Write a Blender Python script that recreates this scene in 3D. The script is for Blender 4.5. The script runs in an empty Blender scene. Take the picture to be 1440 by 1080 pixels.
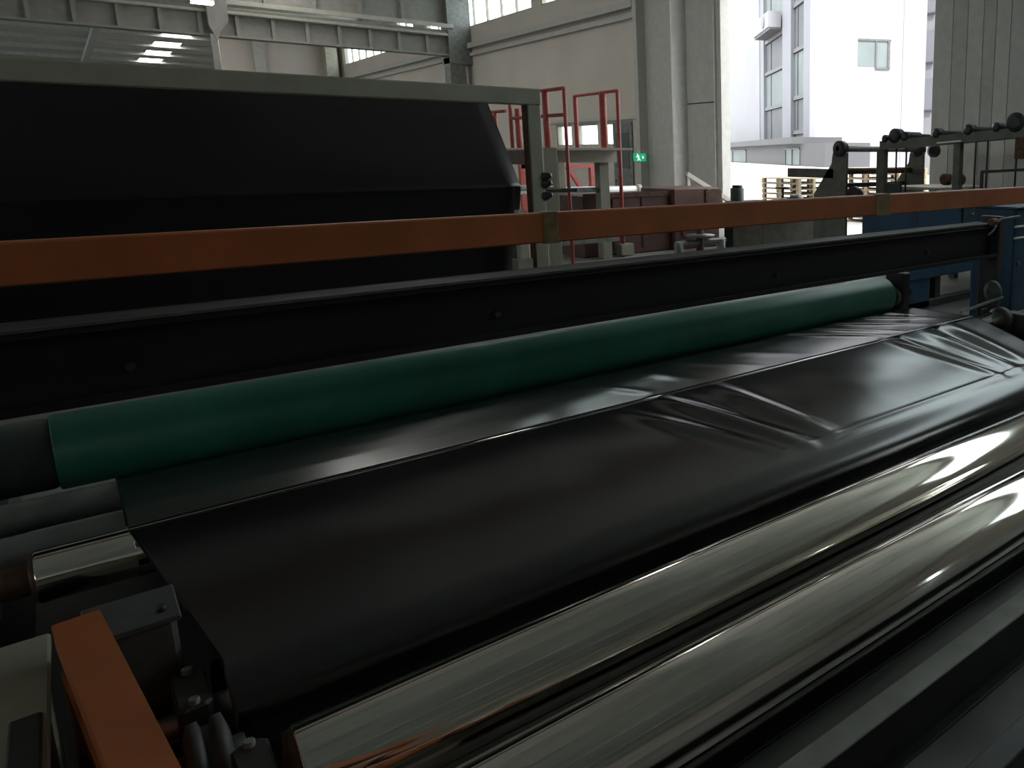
import bpy, math, random
from mathutils import Vector, Matrix
random.seed(7)
SC = bpy.context.scene
COL = SC.collection
H = 1.75                                   # eye height; X runs along the rollers, Y into the hall, Z up

# ------------------------------------------------------------------ camera
PPX, PPY, F, HOR, VPX = 1100.0, 430.0, 1080.0, 217.0, 2280.0
D = Vector((VPX - PPX, PPY - HOR, F)).normalized()
W = Vector((-(F * F + (PPY - HOR) ** 2) / (VPX - PPX), PPY - HOR, F)).normalized()
U = W.cross(D)
if U.y < 0: U = -U
cd = bpy.data.cameras.new('camera'); cam = bpy.data.objects.new('camera', cd); COL.objects.link(cam)
cd.sensor_fit = 'HORIZONTAL'; cd.sensor_width = 36.0; cd.lens = 36.0 * F / 1440.0
cd.shift_x = (720 - PPX) / 1440.0; cd.shift_y = (PPY - 540) / 1440.0
cd.clip_start = 0.02; cd.clip_end = 400
R = Matrix(((D.x, D.y, -D.z), (W.x, W.y, -W.z), (U.x, U.y, -U.z)))
cam.matrix_world = Matrix.Translation((0, 0, H)) @ R.to_4x4()
SC.camera = cam

# ------------------------------------------------------------------ world, sun, exposure
wd = bpy.data.worlds.new('overcast_sky'); SC.world = wd; wd.use_nodes = True
bg = wd.node_tree.nodes['Background']; bg.inputs[0].default_value = (0.93, 0.97, 1.0, 1); bg.inputs[1].default_value = 3.4
sd = bpy.data.lights.new('sun', 'SUN'); sd.energy = 6.0; sd.angle = math.radians(6); sd.color = (1, .97, .92)
sun = bpy.data.objects.new('sun', sd); COL.objects.link(sun)
sun.rotation_euler = Vector((0.35, 0.75, -0.85)).to_track_quat('-Z', 'Y').to_euler()
vs = SC.view_settings
vs.view_transform = 'Standard'; vs.look = 'None'; vs.exposure = 0.55; vs.gamma = 1.0; vs.use_curve_mapping = False
def portal(name, loc, rot, sx, sy):
    l = bpy.data.lights.new(name, 'AREA'); l.shape = 'RECTANGLE'; l.size = sx; l.size_y = sy
    l.cycles.is_portal = True
    o = bpy.data.objects.new(name, l); COL.objects.link(o); o.location = loc; o.rotation_euler = rot

# ------------------------------------------------------------------ materials
MATS = {}
def mat(name, col, rough=0.6, metal=0.0, var=0.12, scale=6.0, bump=0.0, stretch=(1, 1, 1), dark=None, emit=0.0, spec=0.5, rvar=0.0, coat=0.0):
    m = bpy.data.materials.new(name); m.use_nodes = True; MATS[name] = m
    nt = m.node_tree; b = nt.nodes['Principled BSDF']
    b.inputs['Roughness'].default_value = rough; b.inputs['Metallic'].default_value = metal
    b.inputs['Specular IOR Level'].default_value = spec
    b.inputs['Coat Weight'].default_value = coat; b.inputs['Coat Roughness'].default_value = 0.12
    tc = nt.nodes.new('ShaderNodeTexCoord'); mp = nt.nodes.new('ShaderNodeMapping')
    mp.inputs['Scale'].default_value = stretch
    nt.links.new(tc.outputs['Object'], mp.inputs['Vector'])
    nz = nt.nodes.new('ShaderNodeTexNoise'); nz.inputs['Scale'].default_value = scale; nz.inputs['Detail'].default_value = 5
    nt.links.new(mp.outputs[0], nz.inputs['Vector'])
    rp = nt.nodes.new('ShaderNodeValToRGB')
    rp.color_ramp.elements[0].position = 0.3; rp.color_ramp.elements[1].position = 0.7
    d = dark or tuple(c * (1 - var * 2) for c in col)
    l = tuple(min(1, c * (1 + var)) for c in col)
    rp.color_ramp.elements[0].color = (*d, 1); rp.color_ramp.elements[1].color = (*l, 1)
    nt.links.new(nz.outputs['Fac'], rp.inputs['Fac']); nt.links.new(rp.outputs['Color'], b.inputs['Base Color'])
    if rvar:
        mr = nt.nodes.new('ShaderNodeMapRange')
        mr.inputs['From Min'].default_value = 0.3; mr.inputs['From Max'].default_value = 0.7
        mr.inputs['To Min'].default_value = max(0.02, rough - rvar); mr.inputs['To Max'].default_value = rough + rvar
        nt.links.new(nz.outputs['Fac'], mr.inputs['Value']); nt.links.new(mr.outputs[0], b.inputs['Roughness'])
    if bump:
        bp = nt.nodes.new('ShaderNodeBump'); bp.inputs['Strength'].default_value = bump; bp.inputs['Distance'].default_value = 0.01
        nt.links.new(nz.outputs['Fac'], bp.inputs['Height']); nt.links.new(bp.outputs[0], b.inputs['Normal'])
    if emit:
        b.inputs['Emission Color'].default_value = (*col, 1); b.inputs['Emission Strength'].default_value = emit
    return m
def glass_mat(name, tint, gloss):
    m = bpy.data.materials.new(name); m.use_nodes = True; MATS[name] = m
    nt = m.node_tree; nt.nodes.remove(nt.nodes['Principled BSDF']); out = nt.nodes['Material Output']
    t = nt.nodes.new('ShaderNodeBsdfTransparent'); t.inputs[0].default_value = (*tint, 1)
    g = nt.nodes.new('ShaderNodeBsdfGlossy'); g.inputs['Roughness'].default_value = 0.05
    mx = nt.nodes.new('ShaderNodeMixShader'); mx.inputs[0].default_value = gloss
    nt.links.new(t.outputs[0], mx.inputs[1]); nt.links.new(g.outputs[0], mx.inputs[2]); nt.links.new(mx.outputs[0], out.inputs[0])
glass_mat('glass', (0.85, 0.9, 0.9), 0.08)
mat('wall', (0.60, 0.54, 0.48), 0.8, var=0.04, scale=0.6)
mat('column', (0.50, 0.485, 0.45), 0.6, var=0.05)
mat('roof', (0.72, 0.73, 0.69), 0.7, var=0.05)
mat('purlin', (0.66, 0.70, 0.67), 0.6, var=0.05)
mat('girder', (0.31, 0.30, 0.27), 0.6, var=0.06)
mat('girder_lit', (0.46, 0.44, 0.38), 0.55, var=0.05)  # lighter copy of the girder colour, stands in for light on the flange
mat('floor', (0.24, 0.235, 0.22), 0.45, var=0.2, scale=1.5, rvar=0.1)
mat('chrome', (0.90, 0.87, 0.80), 0.085, 1.0, var=0.10, scale=5, stretch=(0.6, 7, 7), rvar=0.03, bump=0.003)
mat('chrome_end', (0.30, 0.29, 0.26), 0.35, 1.0, var=0.15)
mat('steel_grey', (0.22, 0.225, 0.21), 0.45, 0.4, var=0.15, scale=9)
mat('base_grey', (0.36, 0.36, 0.33), 0.5, 0.0, var=0.12, scale=7)
mat('housing_grey', (0.09, 0.092, 0.088), 0.55, 0.2, var=0.2, scale=9)
mat('dark_steel', (0.035, 0.035, 0.033), 0.5, 0.2, var=0.2, scale=10)
mat('black_beam', (0.015, 0.015, 0.014), 0.62, 0.0, var=0.25, scale=5, stretch=(.3, 2, 2), rvar=0.1, spec=0.25)
mat('rust', (0.10, 0.045, 0.022), 0.65, 0.2, var=0.3, scale=20)
mat('film', (0.006, 0.006, 0.0065), 0.20, 0.0, var=0.02, scale=2.0, spec=1.0)
mat('film_hanging', (0.005, 0.005, 0.005), 0.30, 0.0, var=0.02, scale=2.0, spec=0.4)
mat('rubber_green', (0.038, 0.20, 0.14), 0.42, var=0.12, scale=3, stretch=(1.2, .4, .4))
mat('core_grey', (0.05, 0.065, 0.055), 0.6, var=0.2, scale=8)
mat('orange', (0.36, 0.095, 0.024), 0.5, var=0.12, scale=4, rvar=0.08)
mat('bracket', (0.20, 0.13, 0.05), 0.6, var=0.2, scale=12)
mat('beige', (0.28, 0.265, 0.20), 0.55, var=0.07, scale=4)
mat('cream', (0.48, 0.45, 0.37), 0.6, var=0.08, scale=6)
mat('red', (0.42, 0.07, 0.055), 0.5, var=0.12, scale=6)
mat('dark_red', (0.085, 0.032, 0.024), 0.55, var=0.15, scale=3)
mat('maroon', (0.125, 0.055, 0.042), 0.55, var=0.12, scale=3)
mat('blue', (0.013, 0.06, 0.115), 0.5, var=0.15, scale=4)
mat('machine_green', (0.045, 0.075, 0.06), 0.5, var=0.15)
mat('olive_steel', (0.13, 0.125, 0.10), 0.55, 0.2, var=0.15)
mat('white_pipe', (0.86, 0.86, 0.83), 0.35, var=0.04)
mat('wood', (0.22, 0.18, 0.12), 0.8, var=0.2, scale=14)
mat('sign_green', (0.02, 0.75, 0.35), 0.5, var=0.05, emit=0.12)
mat('sign_white', (0.85, 1.0, 0.92), 0.5, var=0.02, emit=0.5)
mat('lamp_glow', (1.0, 0.98, 0.94), 0.5, var=0.0, emit=6.5)
mat('ext_white', (0.225, 0.225, 0.24), 0.8, var=0.03, scale=.5)
mat('ext_bright', (0.5, 0.5, 0.5), 0.8, var=0.03, scale=.5)
mat('ext_pier', (0.175, 0.18, 0.2), 0.8, var=0.03, scale=.5)
mat('ext_grey', (0.052, 0.053, 0.058), 0.7, var=0.05, scale=.5)
mat('ext_glass', (0.085, 0.09, 0.098), 0.6, var=0.1, scale=.5, spec=.15)
mat('ext_glass_light', (0.125, 0.15, 0.15), 0.6, var=0.1, scale=.5, spec=.15)
mat('ext_frame', (0.06, 0.06, 0.065), 0.6)
mat('ground', (0.45, 0.44, 0.42), 0.85, var=0.05, scale=.8)

# ------------------------------------------------------------------ mesh helpers
ROOTLOC = {}
class MB:
    def __init__(s): s.v = []; s.f = []; s.s = []
    def add(s, vs_, fs, smooth=False):
        n = len(s.v); s.v += [tuple(q) for q in vs_]
        for f in fs: s.f.append([n + i for i in f]); s.s.append(smooth)
        return s
    def box(s, x0, x1, y0, y1, z0, z1):
        return s.add([(x0,y0,z0),(x1,y0,z0),(x1,y1,z0),(x0,y1,z0),(x0,y0,z1),(x1,y0,z1),(x1,y1,z1),(x0,y1,z1)],
                     [(0,3,2,1),(4,5,6,7),(0,1,5,4),(1,2,6,5),(2,3,7,6),(3,0,4,7)])
    def rbox(s, x0, x1, y0, y1, z0, z1, b):
        """box with chamfered edges along its longest side and slightly bevelled ends"""
        dims = [x1-x0, y1-y0, z1-z0]; ax = dims.index(max(dims))
        lo = [x0,y0,z0]; hi = [x1,y1,z1]; o = [i for i in range(3) if i != ax]
        def ring(t, k):
            a0,a1,c0,c1 = lo[o[0]]+k, hi[o[0]]-k, lo[o[1]]+k, hi[o[1]]-k
            pts = [(a0+b,c0),(a1-b,c0),(a1,c0+b),(a1,c1-b),(a1-b,c1),(a0+b,c1),(a0,c1-b),(a0,c0+b)]
            r = []
            for p in pts:
                q = [0,0,0]; q[ax] = t; q[o[0]] = p[0]; q[o[1]] = p[1]; r.append(q)
            return r
        rs = [ring(lo[ax], b*.5), ring(lo[ax]+b*.5, 0), ring(hi[ax]-b*.5, 0), ring(hi[ax], b*.5)]
        V = [p for r in rs for p in r]; Fs = []
        for k in range(3):
            for i in range(8):
                j = (i+1) % 8; Fs.append((k*8+i, k*8+j, k*8+8+j, k*8+8+i))
        Fs += [tuple(range(7,-1,-1)), tuple(range(24,32))]
        return s.add(V, Fs)
    def lathe(s, p0, axis, prof, n=32):
        """prof: list of (distance along axis, radius)"""
        a = Vector(axis).normalized(); t = Vector((0,0,1)) if abs(a.z) < .9 else Vector((1,0,0))
        u = a.cross(t).normalized(); w = a.cross(u); p0 = Vector(p0); V = []; Fs = []
        for d, r in prof:
            for i in range(n):
                g = 2*math.pi*i/n; V.append(p0 + a*d + (u*math.cos(g) + w*math.sin(g))*r)
        for k in range(len(prof)-1):
            for i in range(n):
                j = (i+1) % n; Fs.append((k*n+i, k*n+j, k*n+n+j, k*n+n+i))
        s.add(V, Fs, True)
        m = len(prof)
        s.add(V[:n], [tuple(range(n-1,-1,-1))]); s.add(V[(m-1)*n:], [tuple(range(n))])
        return s
    def cyl(s, p0, p1, r, n=24):
        p0 = Vector(p0); p1 = Vector(p1); L = (p1-p0).length; b = min(r*.15, L*.2)
        return s.lathe(p0, p1-p0, [(0, r-b), (b, r), (L-b, r), (L, r-b)], n)
    def tube(s, pts, r, n=10):
        for a, b in zip(pts[:-1], pts[1:]): s.cyl(a, b, r, n)
        return s
    def prism(s, pts, vec):
        """closed outline (3-D points) extruded by vec"""
        n = len(pts); v = Vector(vec); V = [Vector(p) for p in pts] + [Vector(p)+v for p in pts]
        Fs = [tuple(range(n-1,-1,-1)), tuple(range(n,2*n))] + [(i,(i+1)%n,n+(i+1)%n,n+i) for i in range(n)]
        return s.add(V, Fs)
    def bar(s, a, b, w, h, up=(0,0,1)):
        """rectangular bar from a to b, w wide, h high along up"""
        a = Vector(a); b = Vector(b); d = (b-a).normalized(); sd_ = d.cross(Vector(up)).normalized(); u = sd_.cross(d)
        q = [a + sd_*i*w/2 + u*j*h/2 for i,j in ((-1,-1),(1,-1),(1,1),(-1,1))]
        return s.prism(q, b-a)
    def build(s, name, m, parent=None, loc=None):
        base = Vector(loc) if loc else (ROOTLOC[parent] if parent else Vector((0,0,0)))
        me = bpy.data.meshes.new(name); me.from_pydata([Vector(v)-base for v in s.v], [], s.f); me.update()
        import bmesh
        b = bmesh.new(); b.from_mesh(me); bmesh.ops.recalc_face_normals(b, faces=b.faces); b.to_mesh(me); b.free()
        me.polygons.foreach_set('use_smooth', s.s)
        me.materials.append(MATS[m])
        o = bpy.data.objects.new(name, me); COL.objects.link(o)
        if parent: o.parent = parent
        else: o.location = base
        ROOTLOC[o] = base
        return o
def tag(o, label=None, cat=None, group=None, kind=None):
    if label: o['label'] = label
    if cat: o['category'] = cat
    if group: o['group'] = group
    if kind: o['kind'] = kind
    return o
def thing(name, label, cat, loc=(0,0,0), group=None):
    o = bpy.data.objects.new(name, None); COL.objects.link(o); o.location = loc; o.empty_display_size = .1
    ROOTLOC[o] = Vector(loc)
    return tag(o, label, cat, group)
def struct(name, mb, m, label=None, parent=None):
    o = mb.build(name, m, parent)
    if not parent: tag(o, label, None, None, 'structure')
    return o
def Box(*a): return MB().box(*a)

# ================================================================== the setting
XW, ROOF, YF, YB, XL = 12.0, 8.25, -22.0, 92.0, -26.0
floor = struct('floor', Box(XL-.25, XW+.25, YF-.25, YB+.25, -.2, 0), 'floor', 'dark grey concrete factory floor')
struct('ground', Box(XW+.25, 120, -60, 140, -.25, -.05), 'ground', 'bright pale concrete yard outside the open doorway')

# right wall with openings: (y0, y1, z0, z1)
DOOR = (8.76, 15.2, 0.0, 5.7)
UP = [(-5.0, 8.4), (18.7, 24.2), (24.8, 34.6), (36.0, 38.3), (39.7, 47.0)]
LOW = [(20.0, 20.75), (20.95, 22.3), (22.55, 23.6)]
SILL, HEAD = 6.38, 7.75
sill = lambda a: 4.8 if a < 0 else SILL
def wall_grid(x0, x1, y0, y1, z0, z1, holes):
    mb = MB(); ys = sorted({y0, y1, *[h[0] for h in holes], *[h[1] for h in holes]})
    for a, b in zip(ys[:-1], ys[1:]):
        c = (a+b)/2; hs = sorted([(h[2], h[3]) for h in holes if h[0] < c < h[1]]); z = z0
        for q0, q1 in hs:
            if q0 > z: mb.box(x0, x1, a, b, z, q0)
            z = q1
        if z < z1: mb.box(x0, x1, a, b, z, z1)
    return mb
SIDE = [(-14.6, -13.2, .9, 3.0)]  # unseen opening, added to give the chrome rollers warm highlights
holes = [DOOR] + [(a, b, sill(a), HEAD) for a, b in UP] + [(a, b, 1.98, 2.68) for a, b in LOW] + SIDE
struct('wall_right', wall_grid(XW, XW+.25, YF, YB, 0, ROOF, holes), 'wall', 'pale beige hall wall with the large open doorway')
portal('portal_door', (XW+.3, 11.98, 2.85), (0, math.radians(90), 0), 5.7, 6.44)
for i, (a, b) in enumerate(UP): portal('portal_window', (XW+.3, (a+b)/2, (sill(a)+HEAD)/2), (0, math.radians(90), 0), HEAD-sill(a), b-a)
for a, b, c, d in SIDE: portal('portal_side', (XW+.3, (a+b)/2, (c+d)/2), (0, math.radians(90), 0), d-c, b-a)
struct('wall_front', Box(XL, XW, YF-.25, YF, 0, ROOF), 'wall', 'hall end wall behind the viewer')
UPL = [(-16.0, 4.0), (6.0, 26.0), (28.0, 46.0), (50.0, 86.0)]  # unseen window strips, added to light the surfaces that face left
struct('wall_left', wall_grid(XL-.25, XL, YF, YB, 0, ROOF, [(a, b, 4.9, HEAD) for a, b in UPL]), 'wall', 'long hall side wall at far left')
struct('wall_far', Box(XL, XW, YB, YB+.25, 0, ROOF), 'wall', 'far end wall of the long bay')
struct('wall_back', Box(6.75, XW, 48.0, 48.3, 0, ROOF), 'wall', 'beige partition wall closing the bay under the girder')
for a, b in UPL: portal('portal_left', (XL-.3, (a+b)/2, (4.9+HEAD)/2), (0, math.radians(-90), 0), HEAD-4.9, b-a)
wn = 0
def window(y0, y1, z0, z1, nm, XW=XW):
    global wn; wn += 1
    f = MB(); t = .07
    f.box(XW+.05, XW+.17, y0, y1, z0, z0+t).box(XW+.05, XW+.17, y0, y1, z1-t, z1)
    f.box(XW+.05, XW+.17, y0, y0+t, z0+t, z1-t).box(XW+.05, XW+.17, y1-t, y1, z0+t, z1-t)
    o = tag(f.build('window_%d' % wn, 'cream'), nm, None, None, 'structure')
    n = max(1, round((y1-y0)/1.25)); s_ = (y1-y0-2*t)/n
    for k in range(n):
        Box(XW+.10, XW+.11, y0+t+k*s_, y0+t+(k+1)*s_, z0+t, z1-t).build('pane', 'glass', o)
        if k: Box(XW+.07, XW+.15, y0+t+k*s_-.025, y0+t+k*s_+.025, z0+t, z1-t).build('mullion', 'cream', o)
for i, (a, b) in enumerate(UP):
    window(a, b, sill(a), HEAD, ['high window strip above the folding door', 'high window strip above the exit sign', 'high bright window strip right of the grey girder column', 'narrow high window left of the girder column', 'high bright window in the far corner'][i])
for i, (a, b) in enumerate(LOW):
    window(a, b, 1.98, 2.68, ['small low window nearest the green exit sign', 'wide low window behind the red handrail', 'low window at the left of the platform'][i])
window(*SIDE[0], 'unseen low side window added behind the viewer for roller highlights')
for (a, b), nm in zip(UPL, ('nearest', 'second nearest', 'third nearest', 'farthest')): window(a, b, 4.9, HEAD, nm+' unseen high window strip added to the far left wall for fill light', XL-.25)
# ledges on the wall under the high windows
struct('trim_1', Box(XW-.18, XW, 18.6, 47.9, 5.62, 5.80), 'column', 'upper crane ledge along the beige wall')
struct('trim_2', Box(XW-.10, XW, 18.6, 47.9, 5.36, 5.46), 'column', 'lower thin ledge along the beige wall')
struct('trim_3', Box(XW-.06, XW, 18.6, 24.5, 2.72, 2.80), 'column', 'thin dado line above the low windows')
# columns and reveals left of the doorway
struct('trim_8', Box(XW-.44, XW, 16.40, 16.45, 0, ROOF), 'white_pipe', 'column edge facing the doorway with its light painted in as white')  # doorway light on the column side put into the colour as white
c = MB(); c.box(XW-.42, XW, 16.45, 16.62, 0, ROOF).box(XW-.42, XW, 18.0, 18.17, 0, ROOF).box(XW-.16, XW-.02, 16.62, 18.0, 0, ROOF)
struct('column_1', c, 'column', 'wide steel wall column left of the doorway')
struct('trim_4', MB().cyl((XW-.12, 18.45, 0), (XW-.12, 18.45, ROOF), .11, 16), 'cream', 'round drain pipe beside the wall column')
struct('trim_5', Box(XW-.08, XW, 15.2, 16.3, 0, ROOF), 'column', 'flat grey door jamb left of the doorway')
struct('trim_6', Box(XW-.085, XW-.075, 15.2, 16.3, 2.98, 3.01), 'dark_steel', 'thin horizontal joint on the door jamb')
struct('trim_7', Box(XW-.015, XW+.25, 15.0, 15.2, 0, 5.7), 'column', 'inner reveal of the door jamb')
# personnel door near the exit sign
dr = struct('door_2', Box(XW-.05, XW, 19.0, 20.0, 0, 2.66), 'steel_grey', 'grey personnel door beside the exit sign')
Box(XW-.065, XW-.05, 19.15, 19.85, 1.35, 2.35).build('pane', 'ext_glass_light', dr)
MB().cyl((XW-.1, 19.9, 1.0), (XW-.05, 19.9, 1.0), .03, 10).build('door_handle', 'chrome_end', dr)
# folded door leaf right of the doorway: zigzag panels
lf = thing('door_1', 'grey folding door leaf of vertical panels right of the doorway', None, (XW-.2, 8.7, 0)); del lf['label']
tag(lf, 'grey folding door of vertical panels beside the doorway', None, None, 'structure')
y = 8.76
for k in range(13):
    w = (.42, .26, .34, .2, .3)[k % 5]; a, b = (0, .05) if k % 2 == 0 else (.05, 0)
    p = [(XW-.02-a, y, 0), (XW-.02-b, y-w, 0), (XW-.07-b, y-w, 0), (XW-.07-a, y, 0)]
    MB().prism(p, (0,0,4.6)).build('panel', 'column', lf)
    y -= w + .012
Box(XW-.28, XW-.02, 3.0, 8.76, 4.6, 4.74).build('top_track', 'column', lf)

# roof, purlins, long beam, roof lights
roof = struct('ceiling', Box(XL-.25, XW+.25, YF-.25, YB+.25, ROOF, ROOF+.2), 'roof', 'grey green metal roof with purlins')
for k in range(21):
    yy = -14 + 5.3*k
    MB().rbox(XL, XW-.02, yy, yy+.28, ROOF-.26, ROOF, .02).build('purlin', 'purlin', roof)
for xx in (-12.0, 2.25):
    MB().rbox(xx, xx+.35, YF, YB, ROOF-.5, ROOF-.27, .02).build('long_beam', 'purlin', roof)
for k, (xx, yy, zz) in enumerate([(5.85, 53.6+5.3*k, ROOF-.03) for k in range(5)] + [(5.85, 48.3-5.3*k, ROOF-.03) for k in range(7)]):  # second run is out of view, added to brighten walls and rollers
    t = thing('roof_light', ['bright roof light nearest the girder', 'second bright roof light from the girder', 'third bright roof light from the girder', 'fourth bright roof light from the girder', 'farthest bright roof light just above the beige frame', 'added unseen roof light over the girder', 'added unseen roof light over the space behind the platform', 'added unseen roof light over the low windows', 'added unseen roof light over the exit sign', 'added unseen roof light over the red machine', 'added unseen roof light over the access platform', 'added unseen roof light over the tall film frame'][k], 'light', (xx, yy, zz), 'row of roof lights under the far ceiling')
    f = MB(); x0, x1, y0, y1 = xx-.62, xx+.62, yy, yy+2.7
    f.box(x0-.06, x1+.06, y0-.06, y0, zz-.05, zz+.03).box(x0-.06, x1+.06, y1, y1+.06, zz-.05, zz+.03).box(x0-.06, x0, y0, y1, zz-.05, zz+.03).box(x1, x1+.06, y0, y1, zz-.05, zz+.03)
    f.build('frame', 'purlin', t); Box(x0, x1, y0, y1, zz-.03, zz+.02).build('diffuser', 'lamp_glow', t)
t = thing('pendant_light', 'small white lamp hanging by the near column of the girder', 'light', (3.72, 28.2, 5.95))
MB().rbox(3.45, 3.95, 28.0, 28.3, 5.95, 6.03, .01).build('diffuser', 'lamp_glow', t)
MB().rbox(3.43, 3.97, 27.98, 28.32, 6.03, 6.12, .02).build('housing', 'purlin', t)
MB().cyl((3.7, 28.15, 6.12), (3.7, 28.15, ROOF), .02, 8).build('hanger', 'purlin', t)

# crane girder across the hall
GY = 30.0
g = struct('girder', Box(-22, 11.35, GY+.16, GY+.22, H+3.6, H+4.24), 'girder', 'long crane girder with stiffener ribs across the hall')
Box(-22, 11.35, GY-.05, GY+.42, H+3.56, H+3.62).build('bottom_flange', 'girder', g)
MB().rbox(-22, 11.35, GY-.12, GY+.5, H+4.24, H+4.34, .02).build('top_flange', 'girder_lit', g)
MB().rbox(-22, 11.35, GY-.02, GY+.12, H+4.34, H+4.46, .02).build('crane_rail', 'girder', g)
Box(-22, 11.35, GY-.22, GY-.16, H+4.52, H+4.66).build('walkway_edge', 'girder_lit', g)
for k in range(25):
    x = 4.77 + .95*(k-18)
    if x < 11.2: Box(x-.05, x+.05, GY, GY+.17, H+3.62, H+4.24).build('stiffener', 'girder', g)
up = Box(-22, 11.35, GY+.24, GY+.30, H+4.62, H+6.3).build('upper_web', 'girder', g)
for k in range(12):
    Box(-5.4+1.375*k-.05, -5.4+1.375*k+.05, GY+.08, GY+.24, H+4.66, H+6.3).build('upper_rib', 'girder', g)
c = MB(); c.box(11.17, 11.75, GY-.06, GY+.5, 0, H+3.5)
c.prism([(11.17,GY-.14,H+3.3),(11.17,GY-.14,ROOF),(12.0,GY-.14,ROOF),(12.0,GY-.14,H+3.3)], (0,.7,0))
struct('column_2', c, 'steel_grey', 'grey steel column carrying the girder near the high window')
c = MB(); c.box(3.99, 4.16, GY-.3, GY-.1, 0, H+3.6)
c.prism([(3.98,GY-.32,H+3.85),(4.16,GY-.32,H+3.4),(4.28,GY-.32,H+3.7),(4.5,GY-.32,H+4.0),(4.5,GY-.32,ROOF),(3.98,GY-.32,ROOF)], (0,.3,0))
struct('column_3', c, 'girder', 'slim hall column with a wide head left of the partition')
struct('column_4', Box(11.2, 11.75, 47.2, 48.0, 0, ROOF), 'cream', 'pale corner column of the partition wall')
struct('column_5', Box(8.1, 8.6, 47.75, 48.0, 0, ROOF), 'column', 'flat pilaster on the partition wall')

# ================================================================== outside
dv = Vector((.5, .866, 0)); nv = Vector((.866, -.5, 0))
def ext(base, a0, a1, b0, b1, z0, z1):
    """box in the yard buildings' own axes: a along the shaded face, b along the sunny face"""
    q = [base + dv*a + nv*b for a, b in ((a0,b0),(a1,b0),(a1,b1),(a0,b1))]
    return [Vector((p.x, p.y, z0)) for p in q], (0, 0, z1-z0)
Bc = Vector((34, 34, 0))
def part(par, nm, m, *a, base=Bc):
    return MB().prism(*ext(base, *a)).build(nm, m, par)
b = thing('office_building', 'tall white building with grey window strips seen through the doorway', 'building', (34, 34, 0))
part(b, 'wall', 'ext_white', .6, 46, .35, 6.7, -.1, 26)
part(b, 'corner_pier', 'ext_pier', 0, 1.55, 0, .35, -.1, 26)
part(b, 'wall', 'ext_white', 0, .6, .35, 7.4, -.1, 26)
part(b, 'pier', 'ext_pier', 4.9, 7.4, 0, .35, -.1, 26)
part(b, 'wall', 'ext_white', 15.4, 46, 0, .35, -.1, 26)
part(b, 'pier', 'ext_pier', 14.0, 15.4, .05, .35, -.1, 26)
for a0, a1, zs in ((1.55, 4.9, (3.0, 5.2, 8.2, 11.0, 14.2)), (7.4, 14.0, (2.2, 5.0, 7.6, 9.9, 13.6))):
    for i in range(4):
        wdw = part(b, 'window', 'ext_glass' if i % 2 == 0 else 'ext_glass_light', a0, a1, .25, .35, zs[i]+.3, zs[i+1])
        part(wdw, 'sill', 'ext_frame', a0, a1, .12, .35, zs[i]+.05, zs[i]+.3)
        part(wdw, 'mullion', 'ext_frame', a0+(a1-a0)*.72-.08, a0+(a1-a0)*.72+.08, .2, .25, zs[i]+.3, zs[i+1])
wdw = part(b, 'window', 'ext_glass_light', -.02, .0, 3.0, 4.9, 7.0, 8.5)
part(wdw, 'frame', 'ext_frame', -.1, -.02, 3.0, 5.1, 8.5, 8.62); part(wdw, 'frame', 'ext_frame', -.1, -.02, 4.9, 5.05, 6.9, 8.5)
part(wdw, 'frame', 'ext_frame', -.1, -.02, 4.1, 5.05, 6.85, 6.95); part(wdw, 'frame', 'ext_frame', -.1, -.02, 4.1, 4.2, 6.95, 8.5)
part(b, 'grey_strip', 'ext_pier', -.05, .0, 5.9, 7.4, -.1, 26)
ac = thing('air_conditioner', 'white air conditioner box on the tall building window strip', 'air conditioner', tuple(Bc+dv*10))
part(ac, 'body', 'ext_white', 7.8, 13.2, -.9, 0, 10.35, 11.4); part(ac, 'bracket', 'ext_frame', 7.8, 13.2, -.8, .2, 10.2, 10.35)
q = Bc + dv*9.5 + nv*-.9; MB().cyl((q.x, q.y, 10.9), (q.x-.06, q.y+.035, 10.9), .42, 20).build('fan_grille', 'ext_pier', ac)
b2 = thing('far_block', 'pale narrow building at the right edge of the doorway', 'building', (56, 41, 0))
MB().box(56, 70, 41.0, 47, -.1, 30).build('wall', 'ext_white', b2)
for z in (5.5, 9.5, 13.5):
    wdw = Box(55.9, 56.0, 41.0, 42.1, z, z+2.6).build('window', 'ext_pier', b2); Box(55.8, 55.9, 41.0, 42.2, z-.15, z).build('sill', 'ext_frame', wdw)
Sc = Vector((26, 25, 0))
s = thing('low_shed', 'low grey shed with windows in front of the tall building', 'shed', (26, 25, 0))
part(s, 'wall', 'ext_grey', 0, 44, 0, 2.2, 1.15, 2.28, base=Sc)
part(s, 'base_wall', 'ext_bright', -.3, 44, -.3, 2.2, -.1, 1.15, base=Sc)
part(s, 'roof_fascia', 'ext_grey', 4.4, 44, -.5, 2.2, 2.28, 2.62, base=Sc)
for a0, a1 in ((4.6, 7.6), (20, 31)):
    wdw = part(s, 'window', 'ext_glass_light', a0, a1, -.05, .0, 1.2, 2.0, base=Sc)
    part(wdw, 'mullion', 'ext_frame', (a0+a1)/2-.06, (a0+a1)/2+.06, -.1, -.05, 1.2, 2.0, base=Sc)
    part(wdw, 'frame', 'ext_frame', a0, a1, -.1, -.05, 2.0, 2.07, base=Sc); part(wdw, 'frame', 'ext_frame', a1, a1+.1, -.1, -.05, 1.2, 2.07, base=Sc)
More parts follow.
